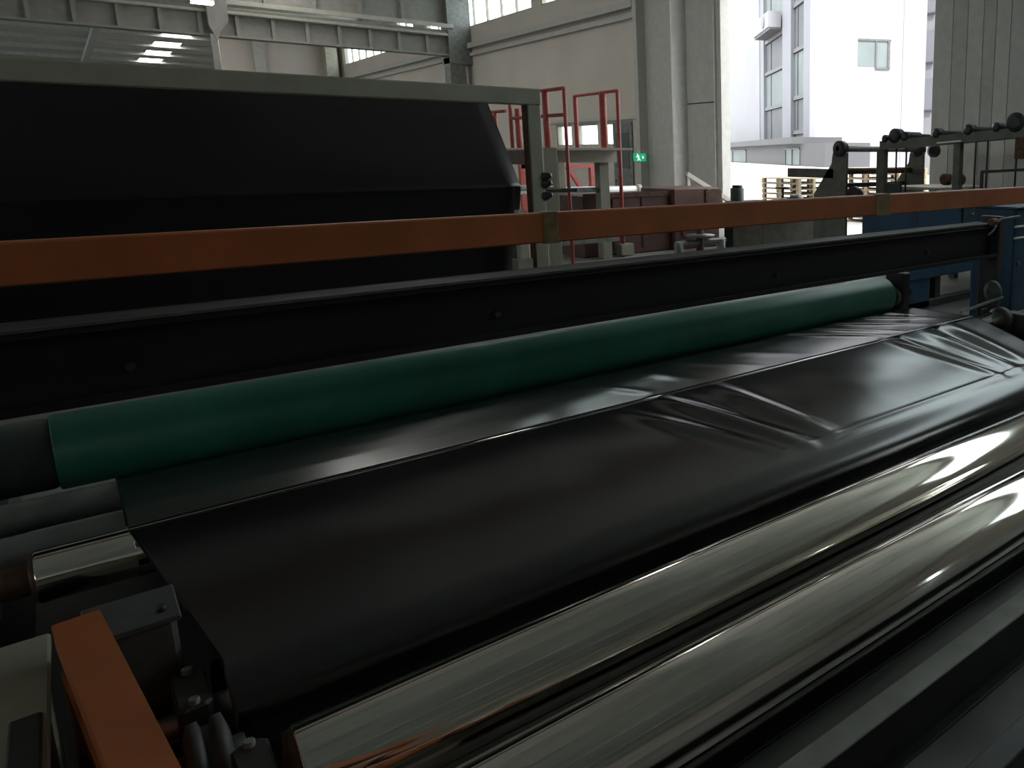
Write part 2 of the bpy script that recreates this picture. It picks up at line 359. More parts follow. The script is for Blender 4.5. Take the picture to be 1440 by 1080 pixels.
# stacked pallets in the yard
def pallet_stack(x, y, n, wy, label_fn, grp):
    for k in range(n):
        t = thing('pallet', label_fn(k), 'pallet', (x, y, -.05+.145*k), grp)
        z = -.05 + .145*k
        for j in range(5):
            y0 = y + j*wy/5
            MB().box(x, x+1.2, y0, y0+wy/5-.04, z+.12, z+.142).build('top_board', 'wood', t)
        for xx in (x, x+.55, x+1.1):
            for yy in (y, y+wy/2-.05, y+wy-.1):
                MB().box(xx, xx+.1, yy, yy+.1, z+.022, z+.12).build('block', 'wood', t)
            MB().box(xx, xx+.1, y, y+wy, z, z+.022).build('bottom_board', 'wood', t)
ords = ['bottom', 'second', 'third', 'fourth', 'fifth', 'sixth', 'seventh', 'eighth', 'ninth']
def which(k, n): return 'top' if k == n-1 else 'bottom' if k == 0 else ords[k]+' from the bottom'
pallet_stack(14.6, 15.0, 8, 1.5, lambda k: which(k, 8)+' wooden pallet of the outdoor stack left of the triangular plates', 'left pallet stack in the yard')
pallet_stack(15.6, 12.4, 10, 2.2, lambda k: which(k, 10)+' wooden pallet of the outdoor stack between the two triangular plates', 'right pallet stack in the yard')

# ================================================================== the film machine
ZR = H - 1.36                        # roller axis height
def roller(name, label, y, z, r, x0, x1, m, m_end='chrome_end', shaft=.045, sl=.3, grp=None, end_ring=None, bearing=True):
    t = thing(name, label, 'roller', (x0, y, z-r), grp)
    ba = MB().lathe((x0, y, z), (1,0,0), [(0, r*.97), (.004, r), (x1-x0-.004, r), (x1-x0, r*.97)], 64).build('barrel', m, t)
    for xa, xb, d in ((x0, x0-sl, -1), (x1, x1+sl, 1)):
        ring = MB().lathe((xa, y, z), (d,0,0), [(0, r*.93), (.012, r*.93), (.014, r*.5), (.03, r*.48)], 40).build('end_cap', end_ring or m_end, t)
        sh = MB().lathe((xa+d*.014, y, z), (d,0,0), [(0, shaft), (sl*.5, shaft), (sl*.5+.002, shaft*.75), (sl, shaft*.75)], 24).build('shaft', m_end, t)
        if bearing:
            hb = MB().rbox(xa+d*sl*.45-.035, xa+d*sl*.45+.035, y-r*.75, y+r*.75, z-r*.95, z+shaft*2.0, .012).build('bearing_block', 'dark_steel', t)
            for s_ in (-1, 1): MB().cyl((xa+d*sl*.45, y+s_*r*.6, z-r*.9), (xa+d*sl*.45, y+s_*r*.6, z+shaft*2.3), .012, 8).build('bolt', 'steel_grey', hb)
    return t
XR = 4.75
roller('chrome_roller', 'polished chrome roller nearest the viewer at lower right', 1.41, ZR, .125, .215, XR, 'chrome', grp='polished chrome rollers', end_ring='rust', sl=.16)
roller('chrome_roller', 'polished chrome roller directly beside the black film', 1.79, ZR, .125, .217, XR, 'chrome', grp='polished chrome rollers', end_ring='rust', sl=.16)
roller('film_roller', 'roller wrapped by the black film in front of the chrome rollers', 2.185, ZR, .12, .21, XR, 'steel_grey')
roller('lifting_roller', 'slim chrome roller lifting the film into a ridge', 2.90, H-1.10-.079, .075, -.19, 4.80, 'chrome', 'rust', shaft=.045, sl=.5, bearing=False)
roller('support_roller', 'grey support roller closest to the film ridge at left', 3.20, H-1.153-.052, .052, -.75, 4.5, 'steel_grey', shaft=.02, sl=.15, grp='grey support rollers under the film', bearing=False)
roller('support_roller', 'grey support roller just in front of the green roller', 3.425, H-1.121-.052, .052, -.75, 4.5, 'steel_grey', shaft=.02, sl=.15, grp='grey support rollers under the film', bearing=False)

# green rubber roller
GYc, GZ, GR = 3.72, H-1.060, .138
t = thing('rubber_roller', 'long green rubber covered roller under the black beam', 'roller', (-.15, GYc, GZ-GR))
MB().lathe((-.135, GYc, GZ), (1,0,0), [(0, GR*.96), (.006, GR), (4.64, GR), (4.66, GR*.96)], 72).build('rubber_sleeve', 'rubber_green', t)
MB().lathe((-.7, GYc, GZ), (1,0,0), [(0, GR*.9), (.01, GR*.94), (.55, GR*.94), (.565, GR*.9)], 48).build('bare_core', 'core_grey', t)
MB().lathe((4.525, GYc, GZ), (1,0,0), [(0, GR*.8), (.03, GR*.8), (.035, GR*.45), (.1, .05), (.3, .05)], 40).build('end_cap', 'dark_steel', t)
bb = MB().rbox(4.66, 4.76, GYc-.09, GYc+.09, .15, GZ+.16, .015).build('bearing_post', 'dark_steel', t)
MB().cyl((4.6, GYc-.03, GZ-.02), (4.64, GYc-.03, GZ-.02), .07, 20).build('bearing_cap', 'steel_grey', bb)
MB().rbox(4.58, 4.68, GYc-.22, GYc-.08, GZ-.17, GZ-.13, .01).build('bearing_foot', 'steel_grey', bb)

# black plastic film
rF = .1235
path = []
def seg(p, q, n):
    for i in range(n): path.append((p[0]+(q[0]-p[0])*i/n, p[1]+(q[1]-p[1])*i/n))
# rear entry, under the green roller, over the support rollers and the lifting roller, down to the wrapped roller
cR = (2.90, H-1.179); rR = .0775
seg((4.6, .12), (4.42, .40), 6); seg((4.42, .40), (4.05, H-1.245), 10); seg((4.05, H-1.245), (3.74, H-1.204), 12)
seg((3.74, H-1.204), (3.425, H-1.119), 14); seg((3.425, H-1.119), (3.2, H-1.1145), 14)
c0 = (2.185, ZR)
dy, dz = c0[0]-cR[0], c0[1]-cR[1]; L = math.hypot(dy, dz); base = math.atan2(dz, dy); th = base - math.acos((rR-rF)/L)   # outer tangent
nt_ = th if math.sin(th) > 0 else base + math.acos((rR-rF)/L)
pa = (cR[0]+rR*math.cos(nt_), cR[1]+rR*math.sin(nt_)); pb = (c0[0]+rF*math.cos(nt_), c0[1]+rF*math.sin(nt_))
seg((3.2, H-1.1145), (cR[0]+rR*math.cos(1.50), cR[1]+rR*math.sin(1.50)), 26)
for i in range(8):
    a = 1.50 + (nt_-1.50)*i/8; path.append((cR[0]+rR*math.cos(a), cR[1]+rR*math.sin(a)))
seg(pa, pb, 80)
for i in range(36):
    a = nt_ + (math.radians(255)-nt_)*i/35; path.append((c0[0]+rF*math.cos(a), c0[1]+rF*math.sin(a)))
path += [(2.17, .22), (2.20, .14), (2.26, .10)]
# folds: (x0, y0, x1, y1, height, half width)
folds = [(1.90, 2.86, 2.21, 2.24, .023, .034), (2.22, 2.83, 2.385, 2.26, .019, .042), (1.69, 2.82, 2.06, 2.26, .014, .036), (2.05, 2.80, 2.29, 2.30, -.008, .03),
         (3.56, 2.88, 3.75, 2.26, .016, .030), (3.66, 2.88, 3.80, 2.24, -.010, .025), (3.91, 2.89, 3.95, 2.22, .012, .04),
         (4.05, 2.88, 4.02, 2.3, -.012, .04), (4.19, 2.88, 4.11, 2.27, .015, .04), (2.75, 2.8, 2.95, 2.3, .003, .08),
         (3.62, 2.97, 3.06, 3.68, .010, .020), (3.78, 3.0, 3.30, 3.68, .008, .022), (4.06, 3.02, 3.47, 3.70, .010, .022), (4.32, 3.05, 3.80, 3.65, .010, .025), (4.30, 3.3, 4.0, 3.75, .008, .02),
         (1.92, 2.95, 1.81, 3.25, .005, .03), (2.2, 2.95, 2.1, 3.35, .005, .04), (2.95, 2.95, 2.6, 3.5, .004, .05), (2.6, 2.95, 2.3, 3.45, .004, .04)]
def fold_h(x, y):
    h = 0
    for x0, y0, x1, y1, am, wd_ in folds:
        dx, dy_ = x1-x0, y1-y0; L2 = dx*dx+dy_*dy_; u = ((x-x0)*dx+(y-y0)*dy_)/L2
        if -.15 < u < 1.15:
            wd_ *= 1.35; am *= .95; d = ((x-x0)*dy_-(y-y0)*dx)/math.sqrt(L2)
            if abs(d) < wd_*3.5:
                e = max(0, 1-((u-.5)/.62)**2); h += am*e*math.exp(-(d/wd_)**2)
    return h
NX = 420
def edges(y): # left and right film edge across the path
    k = max(0, min(1, (2.9-y)/.7)); return .015+.125*k, 4.53-.16*k
fm = MB(); V = []; n = len(path)
for j, (py, pz) in enumerate(path):
    p0 = path[max(0, j-1)]; p1 = path[min(n-1, j+1)]; ty, tz = p1[0]-p0[0], p1[1]-p0[1]; l = math.hypot(ty, tz) or 1
    ny, nz_ = (tz/l, -ty/l)
    xl, xr = edges(py); on_slope = 1.0 if pz > ZR+.02 else 0.0
    for i in range(NX+1):
        x = xl + (xr-xl)*i/NX
        h = fold_h(x, py)*on_slope
        fd = math.exp(-((py-2.58)/.17)**2)
        h += fd*(.0018*math.sin(x*5.1+py*2)+.001*math.sin(x*13+py*5))
        if j > 90: h += .0045*max(0, min(1, (x-1.7)/1.2))*math.exp(-((py-2.225)/.014)**2)
        h = max(h, -.004 if py > 2.98 else -.02)
        V.append((x, py+ny*h, pz+nz_*h))
fc = [(j*(NX+1)+i, j*(NX+1)+i+1, (j+1)*(NX+1)+i+1, (j+1)*(NX+1)+i) for j in range(n-1) for i in range(NX)]
fm.add(V, fc, True)
fo = fm.build('plastic_film', 'film', None, (2.2, 2.9, 0))
tag(fo, 'wide sheet of black plastic film creased over the rollers', 'plastic film')
sm = fo.modifiers.new('thickness', 'SOLIDIFY'); sm.thickness = .0015; sm.offset = 0

# black cross beam over the green roller
BY = 3.36
t = thing('cross_beam', 'long black steel channel beam above the green roller', 'beam', (0, BY, .9))
zt, zb = H-.160*BY, H-.241*BY
Box(-1.2, 5.45, BY+.02, BY+.04, zb+.01, zt-.01).build('web', 'black_beam', t)
MB().rbox(-1.2, 5.45, BY-.03, BY+.13, zt-.014, zt, .003).build('top_flange', 'black_beam', t)
MB().rbox(-1.2, 5.45, BY-.05, BY+.10, zb, zb+.014, .003).build('bottom_flange', 'black_beam', t)
MB().rbox(-1.2, 5.45, BY-.045, BY-.03, zt-.032, zt-.026, .002).build('upper_lip', 'black_beam', t)
MB().rbox(-1.2, 5.45, BY-.03, BY+.02, zt-.03, zt-.014, .002).build('lip_web', 'black_beam', t)
MB().rbox(-1.2, 5.45, BY-.058, BY-.05, zb+.002, zb+.03, .002).build('lower_lip', 'black_beam', t)
for yy in (BY-.03, BY+.13): Box(-1.2, 5.45, yy-.004, yy+.002, zt-.010, zt+.002).build('worn_edge', 'housing_grey', t)
for x in (1.38, 3.1, 4.6, .1):
    MB().cyl((x, BY-.0, zb+.10), (x, BY+.025, zb+.10), .016, 6).build('bolt', 'dark_steel', t)
MB().rbox(5.45, 5.53, BY-.06, BY+.12, 0, zt+.05, .01).build('end_post', 'dark_steel', t)
MB().rbox(-1.28, -1.2, BY-.06, BY+.12, 0, zt+.05, .01).build('end_post', 'dark_steel', t)
MB().cyl((5.33, BY-.05, zt+.012), (5.41, BY-.05, zt+.012), .03, 12).build('cable_gland', 'maroon', t)
MB().tube([(5.30, BY-.05, zt-.09), (5.36, BY-.06, zt-.05), (5.40, BY-.06, zt-.01), (5.45, BY-.06, zt+.03), (5.75, BY-.06, zt+.04)], .009, 8).build('hose', 'steel_grey', t)

# orange guard rail above the beam
RY = 3.20
t = thing('guard_rail', 'long orange square steel guard rail across the machine', 'rail', (0, RY, 0))
zt2, zb2 = H-.079*RY, H-.1205*RY
rl = MB().rbox(-1.1, 6.35, RY, RY+.06, zb2, zt2, .006).build('rail', 'orange', t)
for x0, x1 in ((1.545, 1.615), (3.80, 3.94)):
    br = MB().rbox(x0, x1, RY-.006, RY+.066, zb2-.004, zt2+.004, .004).build('bracket', 'bracket', t)
for x in (-1.1, 6.25): MB().rbox(x, x+.1, RY, RY+.08, 0, zb2, .006).build('post', 'orange', t)

# right end fittings of the film rollers
t = thing('bearing_stand', 'dark bearing stand at the right end of the ridge roller', 'bearing', (4.97, 2.9, 0))
MB().rbox(4.92, 5.02, 2.72, 3.10, 0, .62, .015).build('stand', 'dark_steel', t)
MB().lathe((4.82, 2.90, H-1.179), (1,0,0), [(0, .075), (.02, .095), (.07, .095), (.09, .07)], 28).build('bearing_ring', 'dark_steel', t)
MB().lathe((4.93, 3.05, H-1.0), (1,-.3,0), [(0, .02), (.02, .075), (.05, .085), (.08, .06)], 24).build('hand_knob', 'machine_green', t)
MB().bar((4.50, 2.995, H-1.082), (4.98, 2.96, H-1.03), .02, .014).build('lever', 'steel_grey', t)
MB().rbox(4.95, 4.99, 3.0, 3.07, .62, H-1.0, .006).build('knob_post', 'dark_steel', t)
t = thing('corner_block', 'dark green block on the floor beyond the film corner', 'block', (5.2, 2.5, 0))
MB().rbox(5.05, 5.5, 2.3, 2.70, 0, .46, .03).build('body', 'machine_green', t); MB().rbox(5.1, 5.44, 2.36, 2.64, .46, .49, .01).build('lid', 'dark_steel', t)

# base beams on the floor at lower right
for k, (y0, y1, z, lab, m) in enumerate([(1.17, 1.245, .22, 'pale grey base beam on the floor in front of the chrome rollers', 'base_grey'), (1.50, 1.60, .10, 'grey base channel under the nearest chrome roller', 'steel_grey'), (.86, .93, .20, 'faint grey base beam closest to the viewer', 'dark_steel')]):
    t = thing('base_beam', lab, 'beam', (.5, (y0+y1)/2, 0), 'machine base beams')
    MB().rbox(.35, 5.4, y0, y1, z-.012, z, .003).build('top_flange', m, t)
    Box(.35, 5.4, (y0+y1)/2-.006, (y0+y1)/2+.006, .012, z-.012).build('web', 'dark_steel', t)
    MB().rbox(.35, 5.4, y0, y1, 0, .012, .003).build('bottom_flange', 'dark_steel', t)

# left end: cabinet, orange bar, bearing housings
t = thing('side_cabinet', 'beige machine side cabinet at lower left', 'cabinet', (-.55, 1.6, 0))
MB().rbox(-1.1, -.17, .6, 2.40, 0, .60, .02).build('body', 'beige', t)
MB().rbox(-1.1, -.155, .58, 2.42, .60, .62, .005).build('top', 'beige', t)
MB().rbox(-.215, -.165, 1.2, 2.05, .62, .63, .004).build('dark_strip', 'dark_steel', t)  # thin dark strip laid on the cabinet top
MB().rbox(-.62, -.30, 2.20, 2.38, .62, .66, .01).build('switch_box', 'core_grey', t)
t = thing('orange_handrail', 'flat topped orange steel bar at lower left beside the cabinet', 'rail', (-.1, 2.2, 0))
a0, a1 = Vector((-.101, 2.285, .67)), Vector((.12, .35, .67))
MB().bar(a0, a1, .084, .06).build('bar', 'orange', t)
for u in (.12, .95):
    p = a0.lerp(a1, u); MB().rbox(p.x-.03, p.x+.03, p.y-.03, p.y+.03, 0, .64, .004).build('post', 'orange', t)
p = a0.lerp(a1, .0); MB().bar(p+Vector((-.03, -.05, -.22)), a1+Vector((-.03, 0, -.22)), .02, .30).build('side_plate', 'orange', t)
# bearing housings between the roller ends and the cabinet
t = thing('bearing_housing', 'grey steel bearing housing at the left end of the film', 'bearing', (.05, 2.4, 0))
MB().rbox(-.09, .075, 2.31, 2.46, .40, H-1.14, .012).build('housing', 'housing_grey', t)
MB().rbox(-.10, .085, 2.29, 2.48, H-1.14, H-1.125, .004).build('cap_plate', 'housing_grey', t)
for x in (-.06, .05): MB().cyl((x, 2.34, H-1.125), (x, 2.34, H-1.11), .012, 6).build('bolt', 'dark_steel', t)
MB().rbox(-.02, .07, 2.31, 2.44, 0, .40, .01).build('stand', 'dark_steel', t)
t = thing('drive_wheel', 'dark grey drive wheel beside the orange bar', 'wheel', (.12, 1.95, 0))
MB().lathe((.04, 1.995, .40), (1,0,0), [(0, .06), (.01, .09), (.03, .09), (.035, .075), (.05, .075), (.055, .09), (.075, .09), (.085, .05)], 36).build('rim', 'housing_grey', t)
MB().cyl((.02, 1.995, .40), (.15, 1.995, .40), .03, 16).build('hub', 'dark_steel', t)
MB().rbox(.08, .13, 1.92, 2.04, 0, .36, .008).build('stand', 'dark_steel', t)
t = thing('side_stand', 'dark steel side frame behind the left bearings', 'frame', (-.3, 3.0, 0))
MB().rbox(-.36, -.28, 2.5, 4.3, 0, .48, .01).build('plate', 'dark_steel', t)
MB().rbox(-.37, -.27, 2.84, 2.96, .48, H-1.24, .008).build('roller_yoke', 'dark_steel', t)
for y in (3.2, 3.425): MB().rbox(-.80, -.78, y-.05, y+.05, 0, H-1.15, .004).build('roller_bracket', 'dark_steel', t)
MB().cyl((-.72, 3.02, H-1.08), (-.70, 3.02, H-1.08), .03, 10).build('grease_cap', 'steel_grey', t)

# ================================================================== tall beige frame with hanging film
FY = 8.1
t = thing('film_gantry', 'tall beige steel frame holding the hanging film', 'frame', (0, FY, 0))
MB().rbox(-9.0, 3.93, FY-.07, FY+.07, H+.064*FY, H+.084*FY+.01, .012).build('top_beam', 'beige', t)
for x in (3.78, -4.0): MB().rbox(x, x+.145, FY-.07, FY+.07, 0, H+.064*FY, .01).build('post', 'beige', t)
MB().rbox(3.76, 3.78, FY-.05, FY+.05, .2, H+.064*FY, .004).build('edge_strip', 'rust', t)
MB().rbox(3.83, 4.35, FY+.0, FY+.05, H-.42, H-.38, .01).build('adjuster_bar', 'dark_steel', t)
for dz_ in (-.33, -.46, -.25): MB().lathe((3.90, FY-.03, H+dz_), (0.6,-.6,.2), [(0,.03),(.03,.055),(.08,.04),(.12,.02)], 14).build('adjuster_knob', 'dark_steel', t)
MB().rbox(3.62, 3.72, FY-.02, FY+.1, .1, H-.60, .01).build('lower_bracket', 'cream', t)
MB().rbox(3.56, 3.74, FY-.06, FY+.1, .1, .62, .01).build('foot_box', 'beige', t)
hp = [(8.95, H+.60), (8.94, H+.56)]
f = MB(); V = []; P = []
def lin(p, q, n):
    for i in range(n): P.append((p[0]+(q[0]-p[0])*i/n, p[1]+(q[1]-p[1])*i/n))
lin((9.5, H+.50), (9.06, H+.66), 4); lin((9.06, H+.66), (8.27, H-.345), 26); lin((8.27, H-.345), (8.275, H-.39), 3); lin((8.275, H-.39), (8.56, .25), 12); P.append((8.7, .2))
for (py, pz) in P:
    for i in range(81):
        x = -9.0 + 12.75*i/80
        d = .012*math.sin(x*2.3+pz*1.3)*math.sin(pz*2.6+x*.7) if 8.3 < py < 8.9 and pz > H-.3 else 0
        V.append((x, py+d, pz))
f.add(V, [(j*81+i, j*81+i+1, (j+1)*81+i+1, (j+1)*81+i) for j in range(len(P)-1) for i in range(80)], True)
o = f.build('hanging_film', 'film_hanging', None, (0, 8.6, .2)); tag(o, 'black film sheet hanging in the tall beige frame', 'plastic film')
sm = o.modifiers.new('thickness', 'SOLIDIFY'); sm.thickness = .003
roller('frame_roller', 'pale roller under the hanging film fold', 8.32, H-.37, .035, -9.0, 4.05, 'white_pipe', shaft=.02, sl=.1, bearing=False)

# ================================================================== platform with red handrails
t = thing('access_platform', 'beige access platform with red handrails behind the frame', 'platform', (6.1, 11, 0))
MB().rbox(5.42, 6.9, 10.95, 13.4, H+.06, H+.10, .01).build('deck', 'cream', t)
Box(5.42, 6.9, 11.45, 11.53, H-.13, H+.06).build('front_beam', 'cream', t)
Box(5.42, 5.5, 10.95, 13.4, H-.16, H+.06).build('side_beam', 'dark_red', t)
for x0, x1, y0, y1 in ((5.34, 5.52, 10.85, 11.0), (6.62, 6.80, 11.55, 11.72), (5.42, 5.55, 13.2, 13.35), (6.72, 6.86, 13.2, 13.35)):
    MB().rbox(x0, x1, y0, y1, 0, H+.10, .008).build('leg', 'beige', t)
Box(5.5, 6.8, 11.6, 11.68, H-.62, H-.54).build('cross_tie', 'steel_grey', t)
Box(5.5, 6.8, 11.3, 11.38, .32, .42).build('step', 'steel_grey', t)
def rail(pts, posts, nm='handrail'):
    h_ = MB().tube(pts, .028, 10).build(nm, 'red', t)
    for (x, y_, z0, z1, r_) in posts: MB().cyl((x, y_, z0), (x, y_, z1), r_, 10).build('post', 'red', h_)
rail([(5.66, 10.8, H+.96), (5.62, 12.6, H+.96)], [(5.66, 10.8, 0, H+.96, .028), (5.63, 11.35, H+.1, H+.96, .05), (5.62, 12.6, H+.1, H+.96, .03)])
rail([(5.66, 10.8, H+.58), (5.62, 12.6, H+.58)], [(5.62, 11.75, H+.1, H+.58, .03)], 'mid_rail')
rail([(7.08, 11.65, H+1.05), (7.16, 13.3, H+1.05)], [(7.08, 11.65, 0, H+1.05, .032), (6.98, 11.97, H+.1, H+1.03, .06), (7.13, 13.2, H+.1, H+1.03, .04)])
rail([(5.72, 13.0, H+.72), (5.6, 13.9, H+.72)], [(5.72, 12.55, H+.0, H+.74, .045), (5.66, 13.3, H+.0, H+.72, .035), (5.60, 13.9, H+.0, H+.72, .03)], 'back_rail')
MB().rbox(7.0, 7.25, 11.58, 11.75, .02, .22, .01).build('rail_foot', 'beige', t)

# far red machine frame seen under the platform
t = thing('red_gantry', 'bright red machine frame with diagonal brace under the platform', 'frame', (8.6, 16.2, 0))
Box(7.3, 9.3, 16.0, 16.12, H-.30, H-.22).build('top_bar', 'red', t)
Box(8.95, 9.3, 16.0, 16.12, .2, H-.30).build('post', 'red', t); Box(7.28, 7.5, 16.0, 16.12, .0, H-.22).build('post', 'red', t)
MB().bar((8.4, 16.06, H-.28), (8.9, 16.06, .7), .08, .10, (0,1,0)).build('brace', 'red', t)
Box(7.3, 9.3, 16.2, 16.5, .55, 1.0).build('bed', 'white_pipe', t)
for k in range(4): Box(7.5+.42*k, 7.7+.42*k, 16.17, 16.2, .62, .88).build('vent', 'dark_steel', t)
t = thing('white_roll', 'bright white roll lying behind the platform legs', 'roll', (8, 15.0, 1.0))
MB().cyl((5.9, 15.0, H-.72), (9.5, 15.0, H-.76), .07, 24).build('tube', 'white_pipe', t)
MB().cyl((9.5, 15.0, H-.76), (9.62, 15.0, H-.76), .10, 20).build('end_flange', 'cream', t)
for x in (6.2, 9.3): MB().rbox(x, x+.1, 14.95, 15.05, 0, H-.80, .01).build('stand', 'beige', t)

# dark red machine blocks
t = thing('red_machine', 'dark red machine block behind the guard rail', 'machine', (7.3, 11.9, 0))
MB().rbox(6.45, 8.2, 11.85, 12.95, 0, H-.70, .02).build('body', 'dark_red', t)
Box(6.45, 8.2, 11.82, 11.85, H-.74, H-.66).build('top_edge', 'rust', t)
for x in (7.0, 7.6): Box(x, x+.02, 11.835, 11.85, .1, H-.76).build('panel_seam', 'dark_steel', t)
t = thing('maroon_cabinet', 'maroon machine cabinet left of the open doorway', 'cabinet', (8.8, 11.8, 0))
MB().rbox(8.22, 9.32, 11.75, 12.85, 0, H-.62, .04).build('body', 'maroon', t)
MB().rbox(8.95, 9.36, 11.73, 12.87, H-1.2, H-.64, .03).build('side_cover', 'rust', t)
Box(8.4, 8.7, 11.72, 11.75, .25, .55).build('vent', 'dark_red', t)
t = thing('sloping_beam', 'pale sloping steel beam beside the doorway', 'beam', (10.2, 13.2, 0))
MB().bar((9.58, 13.2, H-.40), (10.80, 13.2, H-1.04), .12, .09).build('beam', 'cream', t)
MB().rbox(9.58, 9.66, 13.16, 13.24, 0, H-.43, .01).build('leg', 'cream', t); MB().rbox(10.72, 10.80, 13.16, 13.24, 0, H-1.04, .01).build('leg', 'cream', t)
t = thing('valve_stand', 'dark red valve with handwheel in front of the maroon cabinet', 'valve', (7.2, 9.6, 0))
MB().cyl((7.2, 9.6, 0), (7.2, 9.6, H-.95), .06, 14).build('stem', 'dark_red', t)
MB().lathe((7.2, 9.6, H-1.27), (0,0,1), [(0,.06),(.01,.22),(.04,.24),(.06,.10)], 20).build('flange', 'steel_grey', t)
MB().rbox(6.75, 7.7, 9.55, 9.65, H-1.38, H-1.30, .02).build('cross_pipe', 'steel_grey', t)
for x in (6.8, 7.62): MB().cyl((x, 9.6, 0), (x, 9.6, H-1.32), .07, 12).build('pipe_leg', 'steel_grey', t)
t = thing('geared_motor', 'dark green motor standing above the rail at the doorway', 'motor', (9.4, 11.2, 0))
MB().cyl((9.38, 11.3, .5), (9.38, 11.3, H-.62), .13, 20).build('body', 'machine_green', t)
MB().cyl((9.38, 11.3, H-.62), (9.38, 11.3, H-.57), .10, 20).build('fan_cover', 'dark_steel', t)
MB().rbox(9.2, 9.75, 11.05, 11.5, 0, .5, .03).build('gearbox', 'dark_steel', t)
MB().rbox(9.15, 9.95, 11.2, 11.4, H-.98, H-.86, .02).build('flange', 'machine_green', t)
t = thing('pump_unit', 'grey pump block with round fittings right of the motor', 'pump', (9.9, 10.3, 0))
MB().rbox(8.6, 9.9, 9.7, 10.5, 0, H-1.0, .03).build('bed', 'olive_steel', t)
for x, r_ in ((9.0, .16), (9.35, .22), (9.75, .15)): MB().lathe((x, 9.8, H-.92), (.5,-1,.2), [(0,r_*.6),(.05,r_),(.2,r_),(.25,r_*.5)], 20).build('fitting', 'dark_steel', t)
MB().cyl((9.35, 10.0, H-.8), (9.35, 10.0, H-.60), .02, 8).build('valve_stem', 'dark_steel', t); MB().lathe((9.35, 10.0, H-.60), (0,0,1), [(0,.05),(.01,.14),(.03,.14),(.04,.05)], 18).build('handwheel', 'dark_steel', t)

# ================================================================== winder stand in front of the doorway
def plate(x, th_):
    y = 8.0
    pts = [(x, y-.06, .0), (x, y-.06, H+.02), (x, y+.02, H+.12), (x, y+.16, H+.12), (x, y+.22, H+.0), (x, y+.24, H-.14), (x, y+.62, H-.62), (x, y+.62, 0)]
    return MB().prism(pts, (th_, 0, 0))
t = thing('winder_stand', 'dark winder stand of two triangular plates before the doorway', 'machine', (8.7, 8, 0))
plate(8.72, .05).build('side_plate', 'olive_steel', t); plate(10.62, .05).build('side_plate', 'olive_steel', t)
Box(8.72, 8.78, 8.2, 9.22, H-.36, H-.22).build('arm', 'olive_steel', t)
MB().cyl((8.66, 8.06, H+.08), (10.74, 8.06, H+.08), .045, 20).build('roller', 'steel_grey', t)
for x in (8.66, 10.58): MB().lathe((x, 8.06, H+.08), (1,0,0), [(0,.06),(.02,.12),(.12,.12),(.14,.06)], 24).build('bearing', 'dark_steel', t)
MB().lathe((10.8, 7.9, H+.06), (1,0,0), [(0,.06),(.02,.11),(.1,.11),(.12,.06)], 24).build('bearing', 'dark_steel', t)
Box(8.77, 10.62, 8.3, 8.36, H-.52, H-.45).build('tie_bar', 'dark_steel', t)
MB().cyl((8.77, 8.2, H-.26), (10.62, 8.2, H-.26), .05, 14).build('lower_roller', 'rust', t)
MB().lathe((8.80, 7.9, H-.62), (1,0,0), [(0,.05),(.03,.14),(.12,.14),(.16,.05)], 20).build('gear_cap', 'dark_steel', t)
t = thing('roller_track', 'raised olive steel track carrying small rollers at upper right', 'conveyor', (9.3, 6.5, 0))
pA, pB = Vector((9.3, 7.72, H+.13)), Vector((9.3, 4.6, H+.33))
MB().bar(pA, pB, .14, .13).build('track_beam', 'olive_steel', t)
MB().bar(pA+Vector((.4, .02, .0)), pB+Vector((.4, 0, .0)), .10, .10).build('track_beam', 'olive_steel', t)
for k, (u, r_) in enumerate([(.03, .06), (.09, .11), (.15, .07), (.33, .07), (.50, .075), (.64, .065), (.73, .13), (.84, .08), (.95, .08)]):
    p = pA.lerp(pB, u); rr = MB().lathe((p.x-.09, p.y, p.z+.06+r_*.55), (1,0,0), [(0,r_*.5),(.02,r_),(.14,r_),(.16,r_*.6),(.62,r_*.6)], 20).build('track_roller', 'dark_steel', t)
    Box(p.x-.05, p.x+.05, p.y-.05, p.y+.05, p.z+.04, p.z+.1).build('roller_block', 'steel_grey', rr)
for u in (.62,): p = pA.lerp(pB, u)
MB().bar(pA.lerp(pB,.34)+Vector((-.08,0,-.04)), pA.lerp(pB,.47)+Vector((-.08,0,-.04)), .015, .018).build('guide_strip', 'white_pipe', t)
for u, w_ in ((.0, .16), (.44, .12), (.98, .16)):
    p = pA.lerp(pB, u); MB().rbox(p.x-.05, p.x+.05, p.y-w_/2, p.y+w_/2, 0, p.z-.06, .01).build('post', 'olive_steel', t)
for u, zz in ((.10, H-.5), (.16, H-.62), (.54, H-.53), (.60, H-.53), (.74, H-.53)):
    p = pA.lerp(pB, u); MB().cyl((p.x-.05, p.y, zz), (p.x-.05, p.y, p.z-.05), .014, 8).build('hanger_rod', 'dark_steel', t)
MB().rbox(9.2, 9.3, 5.25, 5.42, H-.06, H+.22, .01).build('switch_box', 'rust', t)
Box(9.1, 9.14, 7.2, 7.45, H-.58, H-.42).build('cable_clip', 'dark_steel', t)
t = thing('coil_pair', 'two small pale coils resting on a table behind the rail', 'coil', (10.4, 7.4, 0))
for y_ in (7.28, 7.05): MB().lathe((10.3, y_, H-.39), (1,0,0), [(0,.05),(.005,.09),(.14,.09),(.145,.05)], 24).build('coil', 'rust', t)
MB().rbox(9.4, 10.6, 6.8, 7.7, H-.52, H-.48, .01).build('table', 'cream', t)
for x, y_ in ((9.45, 6.9), (10.5, 6.9), (9.45, 7.6), (10.5, 7.6)): MB().rbox(x, x+.05, y_, y_+.05, 0, H-.52, .005).build('leg', 'steel_grey', t)
t = thing('black_rail', 'thin black rail above the blue machine at right edge', 'rail', (8.4, 5.2, 1.3))
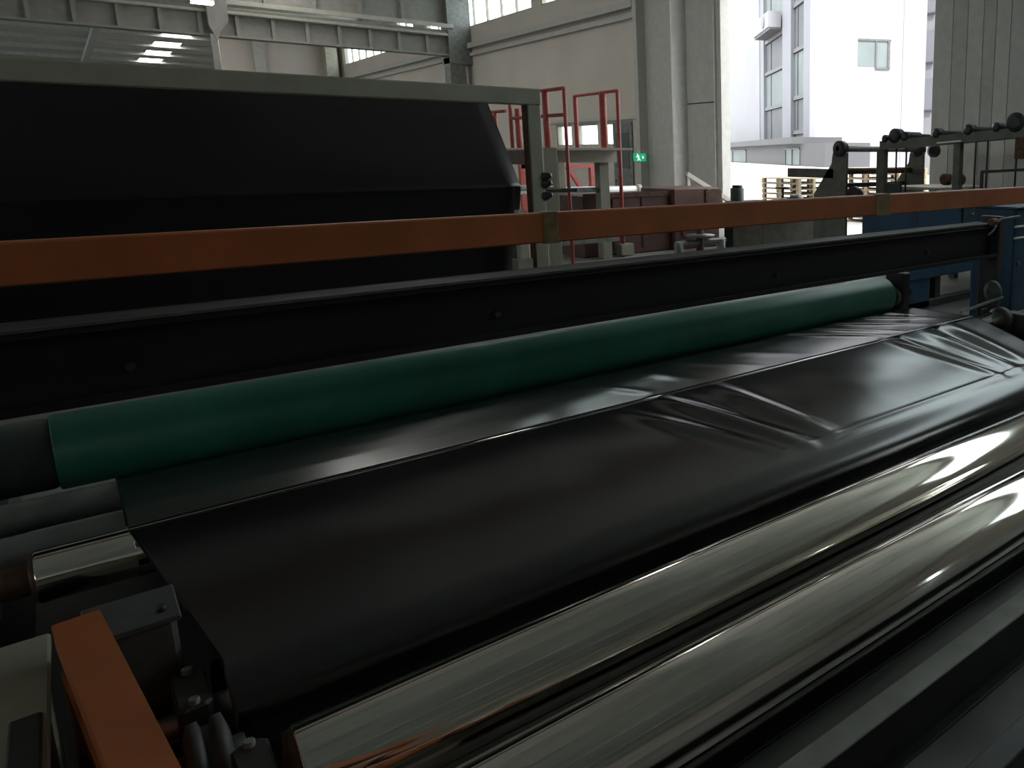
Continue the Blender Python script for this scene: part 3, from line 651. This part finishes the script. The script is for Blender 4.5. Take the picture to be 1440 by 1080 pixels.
MB().bar((8.28, 5.3, H-.21), (9.9, 5.3, H-.19), .03, .035).build('top_bar', 'dark_steel', t)
MB().rbox(8.27, 8.30, 5.28, 5.32, H-.55, H-.21, .004).build('post', 'dark_steel', t); MB().rbox(9.87, 9.9, 5.28, 5.32, H-.55, H-.21, .004).build('post', 'dark_steel', t)

# blue machine behind the right end
t = thing('blue_machine', 'blue painted steel machine behind the right end of the beam', 'machine', (7, 5.2, 0))
MB().rbox(6.88, 10.2, 5.2, 6.0, H-1.30, H-.55, .02).build('upper_body', 'blue', t)
for x0, x1, y0 in ((6.72, 7.18, 5.2), (8.42, 8.9, 5.2), (9.7, 10.2, 5.2)): MB().rbox(x0, x1, y0, y0+.3, 0, H-1.25, .02).build('leg', 'blue', t)
MB().rbox(6.72, 10.2, 5.16, 5.3, H-1.38, H-1.02, .01).build('apron', 'blue', t)
MB().rbox(6.72, 10.2, 5.2, 5.3, .02, .11, .01).build('foot_rail', 'dark_steel', t)
Box(7.30, 7.40, 5.22, 5.3, .11, H-1.36).build('strut', 'dark_steel', t)
for x in (7.75, 8.55): Box(x, x+.015, 5.185, 5.2, H-1.0, H-.58).build('panel_seam', 'dark_steel', t)
MB().bar((7.9, 5.19, H-.70), (8.15, 5.19, H-.69), .02, .03, (0,1,0)).build('name_strip', 'steel_grey', t)

t = thing('blue_side_cabinet', 'blue steel cabinet beyond the black end post at right edge', 'cabinet', (6.4, 3.7, 0))
MB().rbox(6.06, 6.75, 3.52, 3.95, .04, 1.28, .015).build('body', 'blue', t)
MB().rbox(6.08, 6.73, 3.54, 3.93, 0, .04, .005).build('plinth', 'dark_steel', t)
MB().rbox(6.04, 6.77, 3.50, 3.97, 1.28, 1.30, .005).build('top', 'blue', t)
for z in (1.02, 1.12): MB().rbox(6.05, 6.7, 3.505, 3.52, z, z+.018, .003).build('pale_strip', 'white_pipe', t)
MB().cyl((6.14, 3.50, .8), (6.14, 3.52, .8), .02, 10).build('lock', 'chrome_end', t)

# green running-man exit sign
t = thing('exit_sign', 'small glowing green running man exit sign on the wall column', 'sign', (11.5, 18.0, H))
sx, sy = 11.55, 17.72
MB().box(sx, sx+.03, sy-.0, sy+.60, H-.19, H+.03).build('panel', 'sign_green', t)
fig = MB()
for a, b_, w_ in (((.36, -.04), (.31, -.10), .045), ((.31, -.10), (.37, -.165), .03), ((.31, -.10), (.24, -.165), .03), ((.36, -.04), (.43, -.08), .026), ((.36, -.04), (.28, -.055), .026)):
    fig.bar((sx-.006, sy+a[0], H+a[1]), (sx-.006, sy+b_[0], H+b_[1]), .012, w_, (0,1,0) if a[0] == b_[0] else (1,0,0))
fig.cyl((sx-.012, sy+.375, H-.008), (sx-.0, sy+.375, H-.008), .026, 12)
fig.build('running_figure', 'sign_white', t)
arr = MB().prism([(sx-.006, sy+.06, H-.08), (sx-.006, sy+.15, H-.035), (sx-.006, sy+.15, H-.125)], (.008, 0, 0)); arr.build('arrow', 'sign_white', t)
for y_ in (.12, .5): MB().cyl((sx+.015, sy+y_, H+.03), (sx+.03, sy+y_, H+.16), .012, 8).build('hanger', 'cream', t)
print('objects', len(bpy.data.objects))
